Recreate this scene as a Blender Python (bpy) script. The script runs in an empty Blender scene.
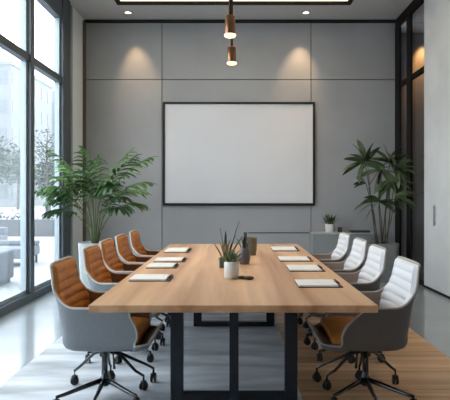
import bpy, math, random
from math import sin, cos, pi, radians
from mathutils import Vector, Matrix

S = bpy.context.scene
COL = S.collection
random.seed(7)

# ------------------------------------------------------------------ mesh builder
class MB:
    def __init__(self):
        self.v = []; self.f = []; self.sm = []
    def add(self, verts, faces, smooth=False):
        b = len(self.v)
        self.v += [tuple(p) for p in verts]
        for f in faces:
            self.f.append(tuple(i + b for i in f)); self.sm.append(smooth)
        return self
    def box(self, x0, x1, y0, y1, z0, z1):
        v = [(x, y, z) for z in (z0, z1) for y in (y0, y1) for x in (x0, x1)]
        f = [(0, 2, 3, 1), (4, 5, 7, 6), (0, 1, 5, 4), (2, 6, 7, 3), (0, 4, 6, 2), (1, 3, 7, 5)]
        return self.add(v, f)
    def tube(self, path, rad, n=10, smooth=True, flat=1.0):
        P = [Vector(p) for p in path]
        R = rad if isinstance(rad, (list, tuple)) else [rad] * len(P)
        vs = []; fs = []
        up = Vector((0, 0, 1))
        for i, p in enumerate(P):
            t = (P[min(i + 1, len(P) - 1)] - P[max(i - 1, 0)]).normalized()
            u = up if abs(t.dot(up)) < .95 else Vector((1, 0, 0))
            a = t.cross(u).normalized(); b = a.cross(t).normalized()
            for k in range(n):
                th = 2 * pi * k / n
                vs.append(p + a * cos(th) * R[i] + b * sin(th) * R[i] * flat)
        for i in range(len(P) - 1):
            for k in range(n):
                k2 = (k + 1) % n
                fs.append((i * n + k, i * n + k2, (i + 1) * n + k2, (i + 1) * n + k))
        self.add(vs, fs, smooth)
        m = (len(P) - 1) * n
        b = len(self.v) - len(vs)
        self.f.append(tuple(b + k for k in reversed(range(n)))); self.sm.append(False)
        self.f.append(tuple(b + m + k for k in range(n))); self.sm.append(False)
        return self
    def ring(self, path, rad, n=8):
        """closed tube"""
        P = [Vector(p) for p in path]; N = len(P); vs = []; fs = []
        for i, p in enumerate(P):
            t = (P[(i + 1) % N] - P[i - 1]).normalized()
            u = Vector((0, 0, 1)) if abs(t.z) < .9 else Vector((1, 0, 0))
            a = t.cross(u).normalized(); b = a.cross(t).normalized()
            for k in range(n):
                th = 2 * pi * k / n
                vs.append(p + a * cos(th) * rad + b * sin(th) * rad)
        for i in range(N):
            j = (i + 1) % N
            for k in range(n):
                k2 = (k + 1) % n
                fs.append((i * n + k, i * n + k2, j * n + k2, j * n + k))
        return self.add(vs, fs, True)
    def lathe(self, prof, cx=0, cy=0, n=32, smooth=True, square=0):
        vs = []; fs = []
        for r, z in prof:
            for k in range(n):
                th = 2 * pi * k / n
                c, s = cos(th), sin(th)
                if square:
                    e = 2 / square
                    c = math.copysign(abs(c) ** e, c); s = math.copysign(abs(s) ** e, s)
                vs.append((cx + r * c, cy + r * s, z))
        for i in range(len(prof) - 1):
            for k in range(n):
                k2 = (k + 1) % n
                fs.append((i * n + k, i * n + k2, (i + 1) * n + k2, (i + 1) * n + k))
        self.add(vs, fs, smooth)
        b = len(self.v) - len(vs); m = (len(prof) - 1) * n
        if prof[0][0] > 0:
            self.f.append(tuple(b + k for k in reversed(range(n)))); self.sm.append(False)
        if prof[-1][0] > 0:
            self.f.append(tuple(b + m + k for k in range(n))); self.sm.append(False)
        return self
    def grid(self, rows, smooth=True, close=False):
        n = len(rows[0]); vs = [p for r in rows for p in r]; fs = []
        for i in range(len(rows) - 1):
            for k in range(n if close else n - 1):
                k2 = (k + 1) % n
                fs.append((i * n + k, i * n + k2, (i + 1) * n + k2, (i + 1) * n + k))
        return self.add(vs, fs, smooth)
    def xf(self, M):
        self.v = [tuple(M @ Vector(p)) for p in self.v]; return self
    def build(self, name, mat, parent=None, bevel=0, solid=0, fix=True):
        me = bpy.data.meshes.new(name)
        me.from_pydata(self.v, [], self.f)
        me.update()
        for p, s in zip(me.polygons, self.sm): p.use_smooth = s
        if fix:
            import bmesh
            bm = bmesh.new(); bm.from_mesh(me)
            bmesh.ops.remove_doubles(bm, verts=bm.verts, dist=1e-6)
            bmesh.ops.recalc_face_normals(bm, faces=bm.faces)
            bm.to_mesh(me); bm.free()
        o = bpy.data.objects.new(name, me)
        COL.objects.link(o)
        if mat: me.materials.append(mat)
        if parent: o.parent = parent
        if solid:
            m = o.modifiers.new('thick', 'SOLIDIFY'); m.thickness = solid; m.offset = 0
        if bevel:
            m = o.modifiers.new('bevel', 'BEVEL'); m.width = bevel; m.segments = 2; m.limit_method = 'ANGLE'
        return o

def tag(o, label, cat, group=None, kind=None):
    o['label'] = label; o['category'] = cat
    if group: o['group'] = group
    if kind: o['kind'] = kind
    return o
def thing(name, loc, label, cat, group=None, rz=0):
    o = bpy.data.objects.new(name, None); COL.objects.link(o)
    o.location = loc; o.rotation_euler = (0, 0, rz); o.empty_display_size = .1
    return tag(o, label, cat, group)
def struct(o):
    o['kind'] = 'structure'; return o
def copy_tree(o, parent=None):
    c = o.copy(); COL.objects.link(c)
    if parent: c.parent = parent
    for ch in list(o.children): copy_tree(ch, c)
    return c

# ------------------------------------------------------------------ materials
def nodes(name):
    m = bpy.data.materials.new(name); m.use_nodes = True
    nt = m.node_tree; b = nt.nodes['Principled BSDF']
    return m, nt, b
def link(nt, a, ao, b, bi): nt.links.new(a.outputs[ao], b.inputs[bi])
def mat(name, col, rough=.5, metal=0, var=.08, scale=12, stretch=(1, 1, 1), bump=0, bscale=None, spec=.5, detail=4, coat=0):
    m, nt, b = nodes(name)
    b.inputs['Roughness'].default_value = rough; b.inputs['Metallic'].default_value = metal
    b.inputs['Specular IOR Level'].default_value = spec
    b.inputs['Coat Weight'].default_value = coat; b.inputs['Coat Roughness'].default_value = .08
    tc = nt.nodes.new('ShaderNodeTexCoord'); mp = nt.nodes.new('ShaderNodeMapping')
    mp.inputs['Scale'].default_value = stretch
    link(nt, tc, 'Object', mp, 'Vector')
    nz = nt.nodes.new('ShaderNodeTexNoise'); nz.inputs['Scale'].default_value = scale; nz.inputs['Detail'].default_value = detail
    link(nt, mp, 'Vector', nz, 'Vector')
    cr = nt.nodes.new('ShaderNodeValToRGB')
    cr.color_ramp.elements[0].position = .3; cr.color_ramp.elements[1].position = .7
    cr.color_ramp.elements[0].color = tuple(c * (1 - var) for c in col) + (1,)
    cr.color_ramp.elements[1].color = tuple(min(1, c * (1 + var)) for c in col) + (1,)
    link(nt, nz, 'Fac', cr, 'Fac'); link(nt, cr, 'Color', b, 'Base Color')
    if bump:
        n2 = nz
        if bscale:
            n2 = nt.nodes.new('ShaderNodeTexNoise'); n2.inputs['Scale'].default_value = bscale
            link(nt, mp, 'Vector', n2, 'Vector')
        bp = nt.nodes.new('ShaderNodeBump'); bp.inputs['Strength'].default_value = bump; bp.inputs['Distance'].default_value = .01
        link(nt, n2, 'Fac', bp, 'Height'); link(nt, bp, 'Normal', b, 'Normal')
    return m
def emit(name, col, s):
    m, nt, b = nodes(name)
    b.inputs['Base Color'].default_value = col + (1,)
    b.inputs['Emission Color'].default_value = col + (1,); b.inputs['Emission Strength'].default_value = s
    return m
def glass(name, tint=(.95, .98, 1), refl=1.0):
    m = bpy.data.materials.new(name); m.use_nodes = True; nt = m.node_tree
    for n in list(nt.nodes): nt.nodes.remove(n)
    out = nt.nodes.new('ShaderNodeOutputMaterial'); mx = nt.nodes.new('ShaderNodeMixShader')
    tr = nt.nodes.new('ShaderNodeBsdfTransparent'); tr.inputs['Color'].default_value = tint + (1,)
    gl = nt.nodes.new('ShaderNodeBsdfGlossy'); gl.inputs['Roughness'].default_value = .02
    lw = nt.nodes.new('ShaderNodeLayerWeight'); lw.inputs['Blend'].default_value = .5
    pw = nt.nodes.new('ShaderNodeMath'); pw.operation = 'POWER'; pw.inputs[1].default_value = 4.5
    ma = nt.nodes.new('ShaderNodeMath'); ma.operation = 'MULTIPLY_ADD'; ma.inputs[1].default_value = .6 * refl; ma.inputs[2].default_value = .03 * refl
    link(nt, lw, 'Facing', pw, 0); link(nt, pw, 'Value', ma, 0); link(nt, ma, 'Value', mx, 'Fac'); link(nt, tr, 'BSDF', mx, 1); link(nt, gl, 'BSDF', mx, 2)
    link(nt, mx, 'Shader', out, 'Surface')
    return m
def wood(name, dark, light, axis='Y', scale=1.0, rough=.4, plank=None, spec=.4):
    """streaky wood grain running along axis; optional plank seams (width across axis)"""
    m, nt, b = nodes(name); b.inputs['Roughness'].default_value = rough
    b.inputs['Specular IOR Level'].default_value = spec
    tc = nt.nodes.new('ShaderNodeTexCoord'); mp = nt.nodes.new('ShaderNodeMapping')
    st = {'Y': (9, .45, 9), 'X': (.45, 9, 9)}[axis]
    mp.inputs['Scale'].default_value = tuple(s * scale for s in st)
    link(nt, tc, 'Object', mp, 'Vector')
    nz = nt.nodes.new('ShaderNodeTexNoise'); nz.inputs['Scale'].default_value = 1.6
    nz.inputs['Detail'].default_value = 7; nz.inputs['Roughness'].default_value = .55; nz.inputs['Distortion'].default_value = .4
    cr = nt.nodes.new('ShaderNodeValToRGB')
    cr.color_ramp.elements[0].position = .28; cr.color_ramp.elements[1].position = .72
    cr.color_ramp.elements[0].color = dark + (1,); cr.color_ramp.elements[1].color = light + (1,)
    if plank:
        br = nt.nodes.new('ShaderNodeTexBrick'); br.offset = .37
        mp2 = nt.nodes.new('ShaderNodeMapping')
        if axis == 'Y': mp2.inputs['Rotation'].default_value = (0, 0, pi / 2)
        link(nt, tc, 'Object', mp2, 'Vector'); link(nt, mp2, 'Vector', br, 'Vector')
        br.inputs['Scale'].default_value = 1; br.inputs['Brick Width'].default_value = plank[1]
        br.inputs['Row Height'].default_value = plank[0]; br.inputs['Mortar Size'].default_value = .0022
        br.inputs['Color1'].default_value = (.78, .78, .78, 1); br.inputs['Color2'].default_value = (1.12, 1.1, 1.06, 1)
        br.inputs['Mortar'].default_value = (.45, .42, .4, 1)
        ad = nt.nodes.new('ShaderNodeVectorMath'); ad.operation = 'MULTIPLY_ADD'
        ad.inputs[1].default_value = (7, 7, 7)
        link(nt, br, 'Color', ad, 0); link(nt, mp, 'Vector', ad, 2); link(nt, ad, 'Vector', nz, 'Vector')
        mu = nt.nodes.new('ShaderNodeMix'); mu.data_type = 'RGBA'; mu.blend_type = 'MULTIPLY'; mu.inputs[0].default_value = 1
        link(nt, nz, 'Fac', cr, 'Fac'); link(nt, cr, 'Color', mu, 6); link(nt, br, 'Color', mu, 7)
        nt.links.new(mu.outputs[2], b.inputs['Base Color'])
    else:
        link(nt, mp, 'Vector', nz, 'Vector'); link(nt, nz, 'Fac', cr, 'Fac'); link(nt, cr, 'Color', b, 'Base Color')
    return m

M = {}
M['wall_panel'] = mat('grey_wall_panel', (.375, .380, .395), .6, var=.07, scale=1.3, detail=6)
M['groove'] = mat('shadow_gap', (.02, .02, .022), .8)
M['ceiling'] = mat('ceiling_paint', (.58, .575, .57), .8, var=.02)
M['concrete_wall'] = mat('pale_concrete', (.62, .625, .63), .7, var=.09, scale=1.6, detail=7, bump=.05)
M['floor'] = mat('polished_concrete', (.35, .375, .40), .16, var=.10, scale=1.5, detail=7, spec=.7, coat=.25)
M['plank'] = wood('oak_plank_floor', (.52, .28, .13), (.95, .62, .36), 'X', .8, .42, plank=(.19, 1.9), spec=.25)
M['overlay'] = mat('brushed_pale_overlay', (.60, .62, .645), .9, var=.34, scale=2.2, stretch=(.55, 2.6, 1), detail=8, bump=.25, bscale=60, spec=.1)
M['table'] = wood('oak_table_top', (.46, .22, .10), (.90, .56, .325), 'Y', .42, .36, spec=.3)
M['black_steel'] = mat('blue_black_steel', (.018, .024, .034), .45, metal=.3, var=.1)
M['frame'] = mat('window_frame_grey', (.10, .12, .14), .42, metal=.3, var=.05)
M['frame_light'] = mat('window_frame_silver', (.38, .43, .46), .38, metal=.3, var=.05)
M['frame_dark'] = mat('dark_partition_frame', (.008, .007, .007), .7, var=.1, spec=.2)
M['pilaster'] = mat('white_pilaster', (.80, .82, .83), .7, var=.03)
M['brown_trim'] = mat('brown_timber_reveal', (.10, .07, .06), .6, var=.15, stretch=(8, 8, .5))
M['glass'] = glass('clear_glass')
M['glass_int'] = glass('partition_glass', (.80, .82, .84), 1.1)
M['screen'] = mat('projection_screen_white', (.74, .74, .77), .8, var=.015, scale=2)
M['screen_frame'] = mat('screen_frame_black', (.008, .008, .009), .35)
M['shell'] = mat('grey_shell_fabric', (.225, .245, .265), .62, var=.06, scale=90, bump=.06)
M['shell_r'] = mat('warm_grey_shell_fabric', (.115, .108, .106), .62, var=.06, scale=90, bump=.06)
M['tan'] = mat('tan_leather', (.58, .21, .036), .45, var=.16, scale=14, bump=.08, bscale=120)
M['tan_dark'] = mat('brown_leather_lining', (.19, .10, .055), .5, var=.12, scale=14)
M['white_leather'] = mat('white_leather', (.80, .80, .82), .42, var=.02, scale=14, bump=.05, bscale=120)
M['beige_lining'] = mat('beige_lining', (.30, .25, .21), .55, var=.08, scale=14)
M['piping'] = mat('pale_piping', (.66, .61, .55), .5, var=.06)
M['piping_r'] = mat('taupe_piping', (.40, .36, .33), .5, var=.06)
M['chrome'] = mat('dark_chrome', (.075, .08, .088), .22, metal=.9, var=.05)
M['caster'] = mat('black_caster', (.012, .012, .013), .4)
M['brass'] = mat('copper_brass', (.34, .16, .08), .26, metal=.95, var=.2, scale=30, stretch=(1, 1, .2))
M['bronze'] = mat('dark_bronze', (.07, .045, .03), .35, metal=.8, var=.1)
M['bulb'] = emit('warm_bulb', (1.0, .66, .28), 2.6)
M['panel_light'] = emit('cream_light_panel', (1.0, .86, .60), 1.0)
M['down_disc'] = emit('downlight_disc', (1.0, .86, .68), 4.0)
M['paper'] = mat('white_paper', (.86, .85, .82), .8, var=.01)
M['folio'] = mat('dark_brown_folio', (.055, .035, .025), .5, var=.1)
M['white_pot'] = mat('white_ceramic', (.72, .72, .69), .35, var=.03)
M['planter'] = mat('white_planter', (.66, .68, .68), .5, var=.03)
M['planter_grey'] = mat('grey_planter', (.20, .21, .205), .6, var=.06)
M['slate'] = mat('slate_pot', (.06, .07, .075), .55, var=.12)
M['mauve'] = mat('grey_mauve_vase', (.11, .10, .105), .45, var=.1, scale=30)
M['olive'] = mat('olive_brown_pot', (.13, .11, .07), .5, var=.22, scale=9, stretch=(1, 1, .6))
M['soil'] = mat('soil', (.03, .022, .016), .9, var=.3, scale=60, bump=.4)
M['leaf'] = mat('palm_leaf', (.115, .235, .068), .42, var=.45, scale=5)
M['leaf_mid'] = mat('deep_palm_leaf', (.05, .12, .04), .45, var=.45, scale=5)
M['leaf_dark'] = mat('dark_leaf', (.075, .115, .052), .40, var=.4, scale=5)
M['stem'] = mat('palm_stem', (.13, .16, .06), .55, var=.3, scale=9)
M['stem_brown'] = mat('brown_stem', (.10, .085, .055), .6, var=.3, scale=9)
M['succ'] = mat('succulent_green', (.12, .17, .06), .45, var=.4, scale=25)
M['succ_dark'] = mat('snake_plant_dark', (.03, .045, .033), .4, var=.5, scale=25, stretch=(1, 1, .4))
M['dry'] = mat('olive_dry_leaf', (.20, .17, .09), .55, var=.35, scale=20)
M['cabinet'] = mat('cabinet_grey', (.27, .29, .30), .5, var=.05, scale=2)
M['cab_top'] = mat('cabinet_top_pale', (.46, .48, .48), .4, var=.03)
M['book'] = mat('charcoal_book', (.03, .03, .032), .5, var=.1)
M['stone'] = mat('dark_pebble', (.03, .027, .025), .45, var=.25, scale=40)
M['corridor'] = mat('warm_corridor_plaster', (.36, .34, .33), .75, var=.06, scale=2)
M['terrace'] = mat('pale_terrace', (.36, .37, .38), .8, var=.06, scale=.8, detail=6)
M['sofa'] = mat('grey_outdoor_fabric', (.19, .20, .22), .85, var=.05, scale=40)
M['bldg'] = mat('pale_facade', (.14, .145, .15), .8, var=.05, scale=.3)
M['bldg2'] = mat('grey_facade', (.085, .095, .10), .8, var=.08, scale=.3)
M['bwin'] = mat('facade_window', (.075, .085, .095), .35, var=.2, scale=.4)
M['bark'] = mat('grey_bark', (.09, .085, .08), .85, var=.25, scale=8, stretch=(1, 1, .3))
M['tree_leaf'] = mat('grey_green_foliage', (.06, .085, .06), .8, var=.4, scale=3)
M['hedge'] = mat('frosted_hedge', (.16, .18, .175), .9, var=.35, scale=5)

# ------------------------------------------------------------------ room shell
XL, XR, YB, YF, ZC = -2.62, 2.83, 9.12, -3.0, 4.44
fl = struct(MB().box(XL - .14, 6.0, YF - .1, 12.6, -.12, 0).build('floor', M['floor']))
inlay = struct(MB().box(.45, 1.79, .2, 7.5, .0, .006).build('trim_1', M['plank']))
tag(inlay, 'inlaid oak plank strip of the floor under the right chairs', 'wood flooring')
overlay = tag(MB().box(-1.65, .45, .4, 7.5, .0, .010).build('pale_floor_overlay', M['overlay']),
          'pale grey brushed rug under the left chairs and the table', 'overlay')  # thin pale grey streaked layer over the floor, left and under the table
ce = struct(MB().box(XL - .14, 6.0, YF - .1, 12.6, ZC, ZC + .15).build('ceiling', M['ceiling']))

wb = struct(MB().box(XL - .14, XR + .1, YB + .02, YB + .16, 0, ZC).build('wall_back', M['groove']))
xs = [XL + .0, -1.262, 1.35, XR]
zs = [0.0, 3.39, ZC - .055]
for i in range(3):
    for j in range(2):
        MB().box(xs[i] + .006, xs[i + 1] - .006, YB - .01, YB + .022, zs[j] + .006, zs[j + 1] - .006).build('wall_panel', M['wall_panel'], wb, bevel=.003)
struct(MB().box(XL, XR, YB - .02, YB + .02, ZC - .05, ZC - .001).build('trim_2', M['groove']))

struct(MB().box(XL - .14, XR + .3, YF - .15, YF, 0, ZC).build('wall_front', M['wall_panel']))
# right: concrete wall then glazed partition
wr = struct(MB().box(XR, XR + .16, YF, 7.74, 0, ZC).build('wall_right', M['concrete_wall']))
bs = struct(MB().box(XR - .012, XR, YF, 7.74, 0, .03).build('baseboard_right', M['frame_dark']))
h = MB(); h.box(XR - .03, XR - .012, 7.30, 7.325, .93, 1.22); h.box(XR - .02, XR + .005, 7.305, 7.32, .95, .98); h.box(XR - .02, XR + .005, 7.305, 7.32, 1.17, 1.20)
tag(h.build('pull_handle', M['frame_light'], None), 'slim grey vertical pull handle on the pale concrete wall', 'handle')
# left pilaster + brown reveal
struct(MB().box(XL - .14, XL + .0, 8.28, YB + .02, 0, ZC).build('wall_left', M['pilaster']))
struct(MB().box(XL - .14, XL, YF, 1.52, 0, ZC).build('wall_left_near_blocker', M['concrete_wall']))  # unseen wall added in place of window bays, to darken camera-facing surfaces
struct(MB().box(XL - .02, XL + .03, 9.0, YB - .012, 0, ZC - .05).build('trim_3', M['brown_trim']))
struct(MB().box(XL - .03, XL + .035, 8.28, 8.34, 0, ZC - .05).build('trim_4', M['frame_light']))

# ------------------------------------------------------------------ windows on the left
edges = [8.28, 7.99, 6.73, 5.42, 4.14, 2.86, 1.58]
TZ, HZ = 3.12, 4.05
def bay(n, y0, y1):
    w = struct(MB().box(XL - .11, XL + .02, y0, y1, 0.0, .10).build('window_%d' % n, M['frame']))
    fr = MB()
    fr.box(XL - .11, XL + .0, y0, y1, HZ, ZC)                          # header
    fr.box(XL - .09, XL + .0, y0, y1, TZ - .05, TZ + .05)                    # transom
    fr.build('window_header', M['frame'], w)
    MB().box(XL - .12, XL + .015, y1 - .06, y1 + .06, .10, ZC).build('window_mullion', M['frame'], w)
    mm = MB(); mm.box(XL - .10, XL - .03, y0 + .06, y0 + .11, .10, HZ); mm.box(XL - .10, XL - .03, y1 - .11, y1 - .06, .10, HZ)
    mm.box(XL - .10, XL - .03, y0 + .06, y1 - .06, .10, .15)
    mm.build('window_sash', M['frame_light'], w)
    MB().box(XL - .07, XL - .06, y0 + .07, y1 - .07, .13, HZ).build('window_pane', M['glass'], w)
struct(MB().box(XL - .12, XL + .015, 8.055, 8.275, 0, ZC).build('trim_5', M['frame']))
k = 1
for a, b in zip(edges[1:-1], edges[2:]):
    bay(k, b, a); k += 1

# ------------------------------------------------------------------ glazed partition on the right
gp = struct(MB().box(XR, XR + .06, 7.74, YB + .02, ZC - .15, ZC).build('window_20', M['frame_dark']))
m = MB()
for a, b in ((8.86, YB - .015), (8.30, 8.50)):
    m.box(XR - .012, XR + .022, a, b, 0, ZC - .15)
m.build('partition_post', M['frame_dark'], gp)
MB().box(XR + .0, XR + .06, 7.74, YB - .02, 3.22, 3.29).build('partition_transom', M['frame_dark'], gp)
MB().box(XR + .0, XR + .06, 7.74, YB - .02, 0, .05).build('partition_sill', M['frame_dark'], gp)
MB().box(XR + .025, XR + .035, 7.74, YB - .02, .04, ZC - .15).build('partition_pane', M['glass_int'], gp)
# corridor beyond
struct(MB().box(XR + .1, 6.0, 9.85, 10.0, 0, ZC).build('wall_corridor_end', M['corridor']))
struct(MB().box(5.0, 5.15, 5.0, 9.85, 0, ZC).build('wall_corridor_side', M['wall_panel']))
struct(MB().box(XR + .1, 5.0, 5.0, 5.1, 0, ZC).build('wall_corridor_front', M['wall_panel']))

# ------------------------------------------------------------------ ceiling light fittings
lp = thing('ceiling_light_panel', (0, 0, ZC), 'large cream rectangular luminous ceiling panel with dark frame', 'ceiling light')
x0, x1, y0, y1 = -1.84, 1.84, 4.6, 8.22
fr = MB()
z0, z1 = ZC - .075, ZC
w_ = .06
fr.box(x0, x1, y0, y0 + w_, z0 - ZC, 0).box(x0, x1, y1 - w_, y1, z0 - ZC, 0).box(x0, x0 + w_, y0 + w_, y1 - w_, z0 - ZC, 0).box(x1 - w_, x1, y0 + w_, y1 - w_, z0 - ZC, 0)
fr.build('panel_frame', M['frame_dark'], lp, bevel=.004)
MB().box(x0 + w_, x1 - w_, y0 + w_, y1 - w_, -.034, -.005).build('diffuser', M['panel_light'], lp)

def downlight(x, y, label):
    t = thing('downlight', (x, y, ZC), label, 'downlight', 'ceiling downlights by the back wall')
    MB().lathe([(.075, 0), (.075, -.012), (.055, -.014), (.052, -.004)], n=28).build('bezel', M['frame_light'], t)
    MB().lathe([(.052, -.003), (.052, -.008)], n=28).build('lens', M['down_disc'], t)
def spot(name, loc, target, e, ang, col, blend=.9, r=.03):
    l = bpy.data.lights.new(name, 'SPOT'); l.energy = e; l.spot_size = radians(ang); l.spot_blend = blend
    l.color = col; l.shadow_soft_size = r
    o = bpy.data.objects.new(name, l); COL.objects.link(o); o.location = loc
    o.rotation_euler = (Vector(target) - Vector(loc)).to_track_quat('-Z', 'Y').to_euler()
    return o
downlight(-1.78, 8.74, 'small round ceiling downlight left of the screen')
downlight(1.21, 8.74, 'small round ceiling downlight right of the hanging lamps')
WARM = (1, .66, .36)
spot('downlight_beam', (-1.76, 8.74, ZC - .03), (-1.66, 9.12, 3.22), 50, 48, WARM)
spot('downlight_beam', (1.20, 8.74, ZC - .03), (1.11, 9.12, 3.22), 62, 48, WARM)
spot('corridor_beam', (3.58, 9.64, ZC - .03), (3.56, 9.85, 3.75), 105, 50, (1, .50, .17))

def pendant(x, y, zb, label):
    t = thing('pendant_lamp', (x, y, zb), label, 'pendant lamp', 'copper cylinder pendant lamps over the table')
    zc = ZC - .03 - zb
    MB().lathe([(.05, zc), (.05, zc - .03), (.012, zc - .035)], n=24).build('canopy', M['bronze'], t)
    MB().tube([(0, 0, .17), (0, 0, zc - .03)], .013, 10).build('stem', M['bronze'], t)
    MB().lathe([(.012, .185), (.036, .182), (.041, .172), (.043, .03), (.043, .022), (.037, .022), (.037, .03), (.034, .165), (.02, .17)], n=32).build('lamp_shade', M['brass'], t)
    MB().lathe([(.0, .004), (.022, .005), (.042, .010), (.048, .018), (.048, .026), (.036, .03), (.034, .05)], n=28).build('bulb', M['bulb'], t)
    l = bpy.data.lights.new('pendant_glow', 'SPOT'); l.energy = 9; l.color = (1, .75, .45); l.spot_size = radians(125); l.spot_blend = 1; l.shadow_soft_size = .04
    o = bpy.data.objects.new('pendant_glow', l); COL.objects.link(o); o.location = (x, y, zb - .03)
pendant(-.032, 4.26, 2.645, 'nearer and lower looking copper cylinder pendant lamp on a bronze rod')
pendant(-.022, 5.15, 2.645, 'farther copper pendant lamp, seen smaller below the nearer one')
bpy.data.objects['pendant_lamp']['label'] = 'nearer copper cylinder pendant lamp, the larger one, on a bronze rod'

# ------------------------------------------------------------------ screen
sc = thing('projection_screen', (.085, YB - .012, 2.085), 'large white projection screen in thin black frame on back wall', 'screen')
hw, hh = 1.325, .905
f = MB()
f.box(-hw, hw, -.05, 0, hh - .035, hh).box(-hw, hw, -.05, 0, -hh, -hh + .045).box(-hw, -hw + .035, -.05, 0, -hh + .045, hh - .035).box(hw - .035, hw, -.05, 0, -hh + .045, hh - .035)
f.build('screen_frame', M['screen_frame'], sc, bevel=.003)
MB().box(-hw + .03, hw - .03, -.03, -.005, -hh + .03, hh - .03).build('screen_surface', M['screen'], sc)

# ------------------------------------------------------------------ conference table
TT = .746
tb = thing('conference_table', (0, 0, 0), 'long oak conference table on blue-black steel frame legs', 'table')
MB().box(-.806, .798, 2.875, 6.56, TT - .042, TT).build('tabletop', M['table'], tb, bevel=.005)
MB().box(-.70, .70, 3.0, 6.40, TT - .07, TT - .042).build('subframe', M['black_steel'], tb)
def tleg(x0, x1, y):
    MB().box(x0, x1, y - .03, y + .03, .05 if 0 else .012, TT - .07).build('leg', M['black_steel'], tb, bevel=.003)
for y in (3.42, 5.36):
    tleg(-.415, -.333, y); tleg(.333, .415, y); tleg(-.03, .03, y)
    MB().box(-.333, -.03, y - .03, y + .03, .012, .06).build('floor_bar', M['black_steel'], tb)
    MB().box(.03, .333, y - .03, y + .03, .012, .06).build('floor_bar', M['black_steel'], tb)

# ------------------------------------------------------------------ chairs
def sm(t): t = max(0, min(1, t)); return t * t * (3 - 2 * t)
ARM = [.262, .05]                  # where the arm front ends and over what length it sweeps down
def rimh(d):                       # d: degrees from the front, 0..180
    d = abs(d)
    if d < 8: return .448
    if d < 30: return .448 - .050 * sm((d - 8) / 22)
    if d < 100:
        x = .062 + .29 * math.copysign(abs(cos(radians(d))) ** (2 / 5.6), cos(radians(d)))
        return .398 + .238 * sm((ARM[0] - x) / ARM[1])
    if d < 116: return .636 + .030 * ((d - 100) / 16) ** 2
    if d < 134: return .666 + .236 * ((d - 116) / 18) ** 1.5
    return .902 + .006 * sm((d - 134) / 46)
def spt(d, z, off=0, k=1.0):
    """point on the bucket: d degrees, height z, inward offset"""
    th = radians(d); e = 2 / 5.6
    c = math.copysign(abs(cos(th)) ** e, cos(th)); s = math.copysign(abs(sin(th)) ** e, sin(th))
    x = .062 + (.29 - off) * k * c
    y = (.285 - off) * k * s
    if z > .63 and c < 0:
        x += (.062 - (.29 - off) * k - x) * .92 * sm((z - .62) / .15)
    if z > .46 and x < 0:
        x -= .165 * (z - .46) * sm(-x / .15)
    if z > .6:
        y *= 1 - .13 * sm((z - .6) / .30)
    if x > .15: x += .03 * sm((z - .40) / .07) * (1 - sm((z - .5) / .1))
    return (x, y, z)
DEG = [i * 360 / 240 - 180 for i in range(240)]
PROF = [(.05, .348), (.4, .346), (.7, .350), (.86, .360), (.95, .378), (.99, .402), (1.0, .425)]
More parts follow.
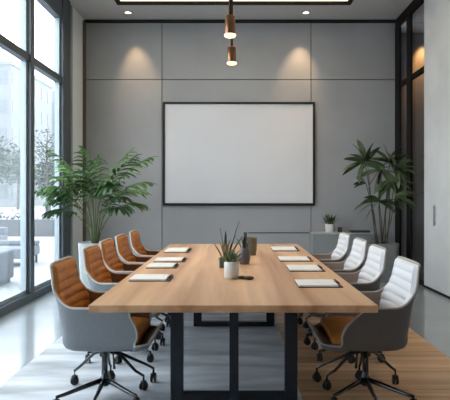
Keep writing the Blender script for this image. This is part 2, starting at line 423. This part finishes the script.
def chair(name, label, group, shellm, backm, seatm, linem, pipem, sgn):
    t = thing(name, (0, 0, 0), label, 'chair', group)
    zc = lambda d, z: .346 + (z - .346) * min(1, (rimh(d) - .350) / .079) if z > .346 else z
    rows = [[spt(d, zc(d, z), 0, r) for d in DEG] for r, z in PROF]
    n = 14
    for j in range(1, n + 1):
        rows.append([spt(d, zc(d, .425) + (rimh(d) - zc(d, .425)) * j / n) for d in DEG])
    MB().grid(rows, close=True).build('shell', shellm, t)
    off = .014
    lz = lambda d: min(.415, rimh(d) - .015)
    rows = [[spt(d, .415 + (lz(d) - .415) * r ** 3, off, r) for d in DEG] for r in (.05, .5, .8, .9, 1)]
    for j in range(1, n + 1):
        rows.append([spt(d, lz(d) + (rimh(d) - lz(d)) * j / n, off) for d in DEG])
    MB().grid(rows, close=True).build('lining', linem, t)
    MB().ring([spt(d, rimh(d), .007) for d in DEG], .0088, 8).build('piping', pipem, t)
    # quilted backrest pad
    D = [122 + i * (116 / 58) for i in range(59)]
    Z = [.475 + i * (.425 / 66) for i in range(67)]
    fr_ = []
    for z in Z:
        q = abs(sin(pi * 7 * (z - .475) / .425)) ** .6
        row = []
        for d in D:
            dd = d if d <= 180 else d - 360
            zz = min(z, rimh(dd) + .002)
            ed = min(1, (58 - abs(d - 180)) / 2); ez = min(1, min(z - .475, .9005 - z) / .010)
            e_ = math.sqrt(max(0, min(ed, ez)))
            row.append(spt(dd, zz, off - .004 + (.018 + .010 * q) * e_))
        fr_.append(row)
    MB().grid(fr_).build('backrest', backm, t)
    # seat pad
    rows = []
    for r, z in ((1.0, .418), (1.0, .44), (.98, .458), (.93, .470), (.8, .478), (.4, .482), (.02, .483)):
        rows.append([(lambda p: (min(p[0], .27 + .1 * (p[0] - .27)) if p[0] > .27 else p[0], p[1], z - .012 * sm((p[0] - .15) / .12)))(spt(d, .40, .030, r)) for d in DEG])
    MB().grid(rows, close=True).build('seat', seatm, t)
    # pedestal
    c = MB(); c.lathe([(.030, .06), (.032, .075), (.030, .115), (.021, .125), (.020, .25), (.034, .26), (.042, .30), (.06, .315), (.09, .345), (.09, .350)], n=24)
    c.build('column', M['chrome'], t)
    lv = MB(); lv.tube([(.05, sgn * -.08, .318), (.09, sgn * -.14, .31), (.10, sgn * -.15, .22)], [.006, .006, .009], 8)
    lv.tube([(.0, sgn * -.09, .318), (.04, sgn * -.16, .31), (.045, sgn * -.165, .20)], [.006, .006, .009], 8)
    lv.build('lever', M['chrome'], t)
    for kind, angs in (('u', ((146, .31), (95, .27), (37, .37), (15, .26))), ('l', ((228, .355), (272, .29), (317, .355)))):
        for a, r in angs:
            A = radians(a) * sgn
            dx, dy = cos(A), sin(A)
            if kind == 'u':
                p = [(.02 * dx, .02 * dy, .292), (.10 * dx, .10 * dy, .262), ((r - .055) * dx, (r - .055) * dy, .138), (r * dx, r * dy, .10), (r * dx, r * dy, .066)]
                rr = [.014, .012, .010, .009, .008]
            else:
                p = [(.02 * dx, .02 * dy, .098), (.12 * dx, .12 * dy, .094), ((r - .05) * dx, (r - .05) * dy, .080), (r * dx, r * dy, .080), (r * dx, r * dy, .064)]
                rr = [.019, .016, .012, .010, .008]
            L = MB().tube(p, rr, 10).build('leg', M['chrome'], t)
            # caster: fork + twin wheels
            A2 = A + .9
            w = MB()
            for s in (-1, 1):
                w.lathe([(.016, -.007), (.027, -.007), (.029, -.004), (.029, .004), (.027, .007), (.016, .007)], n=20)
                for q in range(len(w.v) - 120, len(w.v)):
                    px, py, pz = w.v[q]
                    Y = pz + s * .013; X = px; Zz = py + .0295
                    w.v[q] = (r * dx + X * cos(A2) - Y * sin(A2), r * dy + X * sin(A2) + Y * cos(A2), Zz)
            w.tube([(r * dx, r * dy, .030), (r * dx, r * dy, .07)], [.008, .009], 8)
            hd = MB(); hd.lathe([(.010, 0), (.024, .01), (.021, .022), (.004, .028)], r * dx, r * dy, 14)
            hd.v = [(x, y, z + .042) for x, y, z in hd.v]
            w.add(hd.v, hd.f, True)
            w.build('caster', M['caster'], L)
    return t
GL, GR = 'tan leather chairs along the window side', 'white leather chairs along the right side'
lc = chair('office_chair', 'x', GL, M['shell'], M['tan'], M['tan'], M['tan_dark'], M['piping'], 1)
ARM[:] = [.240, .15]
rc = chair('office_chair', 'x', GR, M['shell_r'], M['white_leather'], M['tan'], M['beige_lining'], M['piping_r'], -1)
left = [(-.875, 3.52, 'tan leather office chair with grey shell, nearest on the window side', 0),
        (-.935, 4.44, 'second tan leather chair from the near table end, window side', 0),
        (-.965, 5.10, 'middle tan leather chair of five on the window side', 0),
        (-.965, 5.745, 'fourth tan leather chair from the near table end', 0),
        (-.945, 6.39, 'farthest tan leather chair, beside the palm planter', 0)]
right = [(.895, 3.54, 'white leather office chair with dark grey shell, nearest on the right side', 0),
         (.955, 4.47, 'second white leather chair from the near table end', 0),
         (.985, 5.22, 'third white leather chair from the near table end', 0),
         (1.00, 6.02, 'farthest white leather chair, by the small potted plant', 0)]
for i, (x, y, lab, r) in enumerate(left):
    o = lc if i == 0 else copy_tree(lc)
    o.location = (x, y, .010); o.rotation_euler = (0, 0, radians(r)); o['label'] = lab
for i, (x, y, lab, r) in enumerate(right):
    o = rc if i == 0 else copy_tree(rc)
    o.location = (x, y, .006); o.rotation_euler = (0, 0, pi + radians(r)); o['label'] = lab

# ------------------------------------------------------------------ notepads
def notepad(x0, x1, y0, y1, rz, side, label):
    cx, cy = (x0 + x1) / 2, (y0 + y1) / 2; w, d = (x1 - x0) / 2, (y1 - y0) / 2
    t = thing('notepad', (cx, cy, TT), label, 'notepad', 'white notepads on the table', radians(rz))
    MB().box(-w, w, -d, d, 0, .007).build('folio_cover', M['folio'], t, bevel=.002)
    MB().box(-w + .003, w - .032, -d + .001, d - .004, .007, .018).build('paper_pad', M['paper'], t, bevel=.001)
    MB().tube([(w - .014, -d * .3, .017), (w - .014, d * .85, .017)], .0065, 8).build('pen', M['caster'], t)
for a in [(-.745, -.45, 3.67, 3.90, 0, -1, 'white notepad nearest the camera on the left table edge'),
          (-.735, -.48, 4.33, 4.56, 0, -1, 'second white notepad from the near end, left side'),
          (-.735, -.45, 4.74, 4.98, 0, -1, 'third white notepad from the near end, left side'),
          (-.745, -.48, 5.52, 5.92, 0, -1, 'farthest white notepad on the left table edge'),
          (.425, .72, 3.42, 3.66, 0, 1, 'white notepad nearest the camera on the right table edge'),
          (.445, .73, 4.14, 4.44, 0, 1, 'second white notepad from the near end, right side'),
          (.425, .73, 4.78, 5.06, 0, 1, 'third white notepad from the near end, right side'),
          (.425, .72, 5.68, 6.04, 0, 1, 'farthest white notepad on the right table edge')]:
    notepad(*a)

# ------------------------------------------------------------------ plants
def blade(mb, base, az, L, w, el, curl, fold=.25, n=8, twist=0, tipw=0):
    """a leaf blade: starts at base, azimuth az, elevation el, curls down by curl over its length"""
    p = Vector(base); cen = []; els = []
    for i in range(n + 1):
        t = i / n
        e = el - curl * t
        cen.append(p.copy()); els.append(e)
        p = p + Vector((cos(az) * cos(e), sin(az) * cos(e), sin(e))) * (L / n)
    side = Vector((-sin(az), cos(az), 0))
    rows = []
    for i, c in enumerate(cen):
        t = i / n
        ww = w * (sin(pi * min(1, (t * .94 + .06))) ** .75) + tipw
        nrm = Vector((-cos(az) * sin(els[i]), -sin(az) * sin(els[i]), cos(els[i])))
        sd = side * cos(twist) + nrm * sin(twist); nn = nrm * cos(twist) - side * sin(twist)
        rows.append([c - sd * ww + nn * ww * fold, c, c + sd * ww + nn * ww * fold])
    mb.grid(rows)
def frond(parent, base, az, L, el, curl, mat_, nl=15, lw=.017, ll=.24, start=.35, stemr=.007):
    n = 22; p = Vector(base); pts = []; els = []
    for i in range(n + 1):
        t = i / n; e = el - curl * t ** 1.6
        pts.append(p.copy()); els.append(e)
        p = p + Vector((cos(az) * cos(e), sin(az) * cos(e), sin(e))) * (L / n)
    mb = MB()
    for j in range(nl):
        t = start + (1 - start) * (j + .5) / nl
        i = min(n - 1, int(t * n)); f = t * n - i
        b = pts[i].lerp(pts[i + 1], f); e = els[i]
        q = (t - start) / (1 - start)
        l = ll * (.62 + .65 * sin(pi * (q * .8 + .12))) * (1 - .45 * q ** 3)
        for s in (-1, 1):
            a2 = az + s * radians(random.uniform(58, 76) - 40 * q)
            blade(mb, b, a2 + random.uniform(-.1, .1), l * random.uniform(.85, 1.1), lw, e * .55 + random.uniform(-.08, .18), .85 + random.uniform(0, .5), .35, 6, s * -.35)
    blade(mb, pts[-1], az, ll * .6, lw, els[-1], .4, .3, 5)
    o = mb.build('frond', mat_, parent, fix=False)
    MB().tube(pts[::2], [stemr * (1 - .7 * i / (n / 2)) for i in range(len(pts[::2]))], 7).build('stem', M['stem'], o)

# left palm in white planter
lp_ = thing('potted_palm', (-1.95, 7.30, 0), 'leafy green palm in a white planter by the window', 'plant')
MB().lathe([(.16, 0), (.17, .02), (.20, .69), (.20, .70), (.18, .70), (.175, .64)], n=40, square=6).build('planter', M['planter'], lp_)
MB().lathe([(.175, .63), (.175, .65)], n=40, square=6).build('soil', M['soil'], lp_)
specs = [  # az(deg), length, elevation, curl
    (188, 1.12, 85, 98), (206, 1.2, 86, 105), (150, 1.42, 86, 70), (100, 1.5, 88, 60), (55, 1.62, 85, 55),
    (12, 1.27, 84, 88), (-20, 1.22, 83, 100), (-60, 1.32, 84, 110), (-110, 1.4, 86, 100), (232, 1.28, 85, 105),
    (28, 1.58, 83, 66), (3, 1.0, 80, 105), (168, 1.05, 82, 105), (-85, 1.25, 86, 80), (125, 1.4, 88, 78), (212, .9, 80, 112), (-40, .95, 80, 110), (270, 1.5, 89, 62),
    (300, 1.2, 87, 85), (250, 1.15, 87, 90), (340, 1.45, 87, 62), (200, 1.5, 88, 55), (80, 1.2, 88, 80), (320, 1.05, 84, 100)]
for az, L, el, cu in specs:
    a = radians(az)
    frond(lp_, (.035 * cos(a), .035 * sin(a), .63), a, L, radians(el), radians(cu), M['leaf'] if random.random() < .6 else M['leaf_mid'], nl=9, lw=.026, ll=.26, start=.56)

# right plant: upright stems with fans of broad leaflets
rp = thing('potted_plant', (2.36, 8.35, 0), 'tall dark green fan-leaved plant in a grey planter at right corner', 'plant')
MB().lathe([(.21, 0), (.215, .02), (.24, .59), (.24, .60), (.22, .60), (.215, .55)], n=40, square=7).build('planter', M['planter_grey'], rp)
MB().lathe([(.215, .54), (.215, .56)], n=40, square=7).build('soil', M['soil'], rp)
def fan(parent, root, tip, phis, l, w, curl, dep):
    """a fan of broad leaflets; phis are directions (deg, 0 = right, 90 = up), dep the forward reach"""
    mid = Vector(root).lerp(Vector(tip), .5) + Vector((random.uniform(-.05, .05), random.uniform(-.03, .03), 0))
    st = [root, tuple(Vector(root).lerp(mid, .5)), tuple(mid), tuple(mid.lerp(Vector(tip), .5)), tip]
    mb = MB()
    for ph in phis:
        p = radians(ph + random.uniform(-7, 7))
        d = Vector((cos(p), random.uniform(-dep, dep * .4), sin(p))).normalized()
        blade(mb, tip, math.atan2(d.y, d.x), l * random.uniform(.82, 1.1), w, math.asin(d.z), curl + random.uniform(-.1, .3), .25, 8, random.uniform(-.9, .9))
    o = mb.build('leaf_fan', M['leaf_dark'], parent, fix=False)
    MB().tube(st, [.010, .009, .008, .007, .006], 7).build('stem', M['stem_brown'], o)
for tip, phis, l, w, cu, dep in [
        ((-.28, -.08, 1.90), (20, 50, 75, 95, 120, 150, 170, 190, 210, 235, 340, 0), .40, .048, .35, .6),
        ((-.22, -.02, 1.86), (60, 90, 130, 160, 185, 220, 10), .36, .045, .5, .8),
        ((.12, -.05, 1.88), (10, 40, 70, 100, 130, 160, 350, 325, 200, 300), .38, .048, .4, .6),
        ((.22, -.12, 1.78), (0, 25, 60, 110, 330, 300, 270), .34, .045, .5, .8),
        ((-.04, -.15, 1.76), (190, 215, 240, 260, 280, 305, 330, 350, 150, 30), .40, .050, .45, .6),
        ((.12, -.15, 1.60), (200, 230, 260, 285, 310, 340, 0), .38, .048, .4, .6),
        ((-.06, -.10, 1.26), (150, 170, 185, 200, 225, 0, 15, 345, 90), .42, .050, .6, .6),
        ((.12, -.34, 1.34), (10, 350, 330, 300, 20), .40, .040, .6, .9),
        ((-.24, .0, 1.55), (165, 185, 140), .24, .036, .6, .5)]:
    r0 = (tip[0] * .25 + random.uniform(-.03, .03), tip[1] * .3, .55)
    fan(rp, r0, tip, phis, l, w, cu, dep)

# credenza along the back wall
ct = .735
struct(MB().box(.25, 1.344, YB - .016, YB + .0, .698, .712).build('trim_6', M['groove']))
cr = thing('credenza', (1.82, 8.90, 0), 'low grey credenza with pale top carrying the small white-potted plant', 'cabinet')
MB().box(-.50, .50, -.20, .195, 0.04, ct - .02).build('body', M['cabinet'], cr)
MB().box(-.51, .51, -.225, .195, ct - .02, ct).build('worktop', M['cab_top'], cr, bevel=.002)
MB().box(-.48, .48, -.17, .18, 0, .04).build('plinth', M['groove'], cr)
for a, b in ((-.50, 0), (0, .50)):
    MB().box(a + .003, b - .003, -.218, -.20, .05, ct - .028).build('door', M['cabinet'], cr, bevel=.002)

# small plant in white pot on the credenza
sp_ = thing('potted_herb', (1.63, 8.80, ct), 'small bushy plant in white pot on the credenza', 'plant')
MB().lathe([(.070, 0), (.078, .004), (.088, .135), (.088, .14), (.078, .14), (.076, .12)], n=32).build('pot', M['white_pot'], sp_)
b = MB()
for i in range(70):
    a = random.uniform(0, 2 * pi); rr = random.uniform(0, .06)
    blade(b, (rr * cos(a), rr * sin(a), .12), a + random.uniform(-.5, .5), random.uniform(.10, .23), .012, random.uniform(.7, 1.5), random.uniform(.2, 1.1), .3, 5)
b.build('foliage', M['leaf_dark'], sp_, fix=False)
MB().lathe([(.076, .115), (.076, .122)], n=24).build('soil', M['soil'], sp_)
cu_ = MB().lathe([(.030, 0), (.036, .004), (.040, .085), (.036, .085), (.033, .01)], n=24)
cu_ = cu_.build('cup', M['slate']); cu_.location = (1.80, 8.84, ct)
tag(cu_, 'small dark cup beside the white pot on the credenza', 'cup')
bk = thing('book', (2.12, 8.80, ct), 'flat charcoal book lying on the right end of the credenza', 'book')
MB().box(-.16, .16, -.10, .10, 0, .035).build('cover', M['book'], bk, bevel=.003)
MB().box(-.155, .163, -.095, .095, .005, .030).build('pages', M['folio'], bk)

# ------------------------------------------------------------------ table centre
t = thing('succulent_pot', (-.018, 3.82, TT), 'spiky green succulent in white ceramic pot, nearest on table centre', 'plant')
MB().lathe([(.046, 0), (.052, .005), (.056, .06), (.054, .122), (.051, .126), (.048, .122), (.048, .105)], n=36).build('pot', M['white_pot'], t)
MB().lathe([(.049, .10), (.049, .108)], n=24).build('soil', M['soil'], t)
b = MB()
for i in range(26):
    a = i * 2.4; rr = .006 + .03 * (i / 26)
    blade(b, (rr * cos(a), rr * sin(a), .105), a, .105 - .035 * (i / 26) + random.uniform(-.01, .01), .011, 1.45 - .75 * i / 26, .1 + .3 * i / 26, .5, 6)
b.build('leaves', M['succ'], t, solid=.004, fix=False)
t = thing('snake_plant', (-.075, 4.40, TT), 'tall dark snake plant in square slate pot behind the white pot', 'plant')
MB().lathe([(.045, 0), (.048, .004), (.050, .08), (.044, .08), (.044, .065)], n=40, square=9).build('pot', M['slate'], t)
b = MB()
for a, x, y, L, e, w in ((0.2, .03, 0, .34, 1.33, .013), (3.0, -.015, .01, .27, 1.5, .013), (.3, .015, -.01, .22, 1.25, .013), (.2, .03, .0, .24, 1.05, .017), (1.5, 0, .02, .25, 1.4, .012)):
    blade(b, (x, y, .065), a, L, w, e, .08, .5, 8)
b.build('leaves', M['succ_dark'], t, solid=.004, fix=False)
b = MB()
for a, x, y, L, e, w in ((3.1, -.01, -.01, .25, 1.5, .017), (2.9, -.02, -.02, .16, 1.1, .016), (.2, .01, -.02, .18, 1.4, .02), (5, .0, -.03, .16, 1.3, .02), (3.3, -.005, -.03, .17, 1.35, .02)):
    blade(b, (x, y, .065), a, L, w, e, .1, .4, 8)
b.build('pale_leaves', M['dry'], t, solid=.003, fix=False)
t = thing('bud_vase', (.092, 4.62, TT), 'rounded grey mauve vase with dark pointed leaves', 'vase')
MB().lathe([(.036, 0), (.042, .004), (.053, .04), (.054, .07), (.046, .115), (.036, .14), (.034, .145), (.029, .145), (.03, .12)], n=36).build('vessel', M['mauve'], t)
b = MB()
for a, x, L, e, w in ((3.1, -.012, .13, 1.5, .014), (0.1, .006, .11, 1.4, .014), (3.2, -.02, .12, 1.2, .013), (0, .014, .10, 1.25, .012), (1.6, 0, .14, 1.5, .013)):
    blade(b, (x, 0, .115), a, L, w, e, .1, .5, 6)
b.build('leaves', M['succ_dark'], t, solid=.004, fix=False)
t = thing('tall_pot', (.175, 5.32, TT), 'olive brown tapered pot farthest back on the table centre', 'pot')
MB().lathe([(.046, 0), (.050, .004), (.057, .06), (.058, .13), (.060, .172), (.062, .18), (.056, .18), (.053, .12)], n=36).build('vessel', M['olive'], t)
t = tag(MB().lathe([(.026, 0), (.030, .005), (.030, .12), (.016, .165), (.015, .235), (.019, .24), (.019, .252), (.010, .252)], n=28).build('bottle', M['slate']),
        'slim dark grey bottle between mauve vase and olive pot', 'bottle'); t.location = (.11, 5.05, TT)
def pebble(x, y, r, sx, label):
    mb = MB(); n = 10
    mb.lathe([(max(.0005, r * sin(pi * i / n)), -r * .42 * cos(pi * i / n) + r * .42) for i in range(n + 1)], n=20)
    mb.v = [(p[0] * sx, p[1] * (1 + .15 * sin(9 * p[0])), p[2]) for p in mb.v]
    o = mb.build('pebble', M['stone']); o.location = (x, y, TT); tag(o, label, 'stone', 'dark pebbles by the white pot')
pebble(.060, 3.80, .026, 1.2, 'smaller dark pebble touching the white succulent pot')
pebble(.108, 3.76, .030, 1.25, 'larger dark pebble lying right of the succulent pot')

# ------------------------------------------------------------------ outside
tr = struct(MB().box(-120, XL - .14, -20, 150, -.15, -.02).build('floor_terrace', M['terrace']))
def sofa(x, y, w, d, h, label, rz=0):
    t = thing('outdoor_sofa', (x, y, -.02), label, 'sofa', 'grey sofas on the terrace', rz)
    MB().box(-w / 2, w / 2, -d / 2, d / 2, .16, .36).build('seat_base', M['sofa'], t, bevel=.03)
    MB().box(-w / 2, w / 2, d / 2 - .22, d / 2, .36, h).build('backrest', M['sofa'], t, bevel=.03)
    for sx in (-1, 1):
        for sy in (-1, 1):
            MB().box(sx * (w / 2 - .06) - .02, sx * (w / 2 - .06) + .02, sy * (d / 2 - .06) - .02, sy * (d / 2 - .06) + .02, 0, .16).build('leg', M['frame'], t)
def ottoman(x, y, w, d, h, label):
    t = thing('outdoor_ottoman', (x, y, -.02), label, 'ottoman')
    MB().box(-w / 2, w / 2, -d / 2, d / 2, .06, h).build('cushion', M['sofa'], t, bevel=.04)
    MB().box(-w / 2 + .05, w / 2 - .05, -d / 2 + .05, d / 2 - .05, 0, .06).build('base', M['frame'], t)
ottoman(-4.02, 7.95, 1.0, .8, .52, 'grey block ottoman outside, nearest to the glass')
sofa(-5.08, 10.4, 2.1, .85, .46, 'long low grey sofa on the terrace beyond the ottoman')
sofa(-7.0, 13.4, 2.0, .85, .55, 'farther grey sofa on the terrace near the low wall')
w = tag(MB().box(-16, -5.2, 17.6, 18.0, -.02, .55).build('garden_wall', M['bldg']), 'low pale garden wall beyond the terrace sofas', 'wall')
def clump(name, x, y, r, h, mat_, label, cat, n=500, sz=.12, trunk=None, bare=False, group=None):
    t = thing(name, (x, y, -.02), label, cat, group)
    zc = h - r * .8
    mb = MB()
    for i in range(n):
        a = random.uniform(0, 2 * pi); u = random.uniform(-1, 1); q = random.random() ** .4
        s = math.sqrt(1 - u * u)
        p = (r * q * s * cos(a), r * q * s * sin(a), zc + r * .8 * q * u)
        blade(mb, p, random.uniform(0, 6.28), sz, sz * .4, random.uniform(-.6, .9), .5, .2, 2)
    mb.build('foliage', mat_, t, fix=False)
    if trunk:
        tb_ = MB().tube([(0, 0, 0), (.03, 0, zc * .5), (0, .02, zc + r * .2)], [trunk, trunk * .8, trunk * .3], 8)
        for i in range(12):
            a = i * 2.4; z = zc * .7 + (h - zc * .8) * i / 14
            tb_.tube([(0, 0, z), (r * .4 * cos(a), r * .4 * sin(a), z + r * .4), (r * .75 * cos(a), r * .75 * sin(a), z + r * .7)], [trunk * .35, trunk * .2, trunk * .08], 5)
        tb_.build('trunk', M['bark'], t)
clump('young_tree', -8.15, 22.6, 1.1, 4.3, M['tree_leaf'], 'slender young tree seen through the right window pane', 'tree', 420, .13, .07)
for (x, y, r, h, l) in ((-18.6, 40, 2.4, 6.0, 'hazy green tree at the left edge of the window view'),
                        (-21.6, 52, 2.0, 5.6, 'farther hazy tree just left of the main mullion'),
                        (-13.0, 36.5, 1.5, 3.8, 'small hazy tree directly behind the slender young tree')):
    clump('street_tree', x, y, r, h, M['tree_leaf'], l, 'tree', 800, .34, .16, group='hazy trees across the street')
for i, (x, y, r) in enumerate(((-8.3, 19.2, .75), (-9.8, 20.5, .8), (-7.2, 20.4, .6))):
    clump('frosted_shrub', x, y, r, r * 1.15, M['hedge'], ('pale shrub behind the garden wall, middle of three', 'pale shrub behind the garden wall, leftmost of three', 'pale shrub behind the garden wall, rightmost of three')[i], 'shrub', 500, .12, None, group='pale shrubs behind the garden wall')
def building(x0, x1, y0, y1, h, mat_, label, fl, nb):
    t = thing('building', ((x0 + x1) / 2, y0, -.02), label, 'building')
    W = (x1 - x0) / 2; Dp = y1 - y0
    MB().box(-W, W, 0, Dp, 0, h).build('wall', mat_, t)
    MB().box(-W - .2, W + .2, -.2, Dp + .2, h, h + .4).build('roof', mat_, t)
    for i in range(fl):
        z = h * (i + .3) / fl
        b = MB()
        for q in range(nb):
            xa = -W + 2 * W * (q + .18) / nb; xb = -W + 2 * W * (q + .82) / nb
            b.box(xa, xb, -.06, .02, z, z + h / fl * .5)
        for q in range(nb):
            ya = Dp * (q + .18) / nb; yb = Dp * (q + .82) / nb
            b.box(W - .02, W + .06, ya, yb, z, z + h / fl * .5)
        b.build('window_row', M['bwin'], t)
building(-40, -26.6, 62, 76, 17, M['bldg'], 'pale office block beyond trees at left edge', 5, 6)
building(-30, -24.6, 80, 92, 15.5, M['bldg2'], 'hazy grey tower block right of the mullion', 7, 4)
building(-62, -34, 104, 112, 22, M['bldg2'], 'distant wide grey block behind the pale office block', 7, 10)

# ------------------------------------------------------------------ haze outside
HAZE = .0032
if HAZE:
    m = bpy.data.materials.new('city_haze'); m.use_nodes = True; nt = m.node_tree
    for n in list(nt.nodes): nt.nodes.remove(n)
    out = nt.nodes.new('ShaderNodeOutputMaterial'); vs = nt.nodes.new('ShaderNodeVolumeScatter')
    vs.inputs['Color'].default_value = (.97, .985, 1, 1); vs.inputs['Density'].default_value = HAZE
    link(nt, vs, 'Volume', out, 'Volume')
    hz = MB().box(-110, -5.5, 15, 140, .0, 30).build('haze', m)
    tag(hz, 'pale mist hanging over the street and buildings outside', 'haze', kind='stuff')

# ------------------------------------------------------------------ world, camera, view
W = bpy.data.worlds.new('overcast_sky'); S.world = W; W.use_nodes = True
bg = W.node_tree.nodes['Background']
bg.inputs['Color'].default_value = (.87, .94, 1.0, 1); bg.inputs['Strength'].default_value = 4.6

cam = bpy.data.cameras.new('camera'); co = bpy.data.objects.new('camera', cam); COL.objects.link(co)
co.location = (0, 0, 1.35); co.rotation_euler = (pi / 2, 0, 0)
cam.sensor_fit = 'HORIZONTAL'; cam.sensor_width = 36; cam.lens = 36 * 520 / 450
cam.shift_x = -9 / 450; cam.shift_y = -4 / 450
cam.clip_start = .05; cam.clip_end = 500
S.camera = co
S.cycles.volume_bounces = 3
vs_ = S.view_settings
S.display_settings.display_device = 'sRGB'
vs_.view_transform = 'Standard'; vs_.look = 'None'; vs_.gamma = 1; vs_.use_curve_mapping = False; vs_.exposure = 0.33
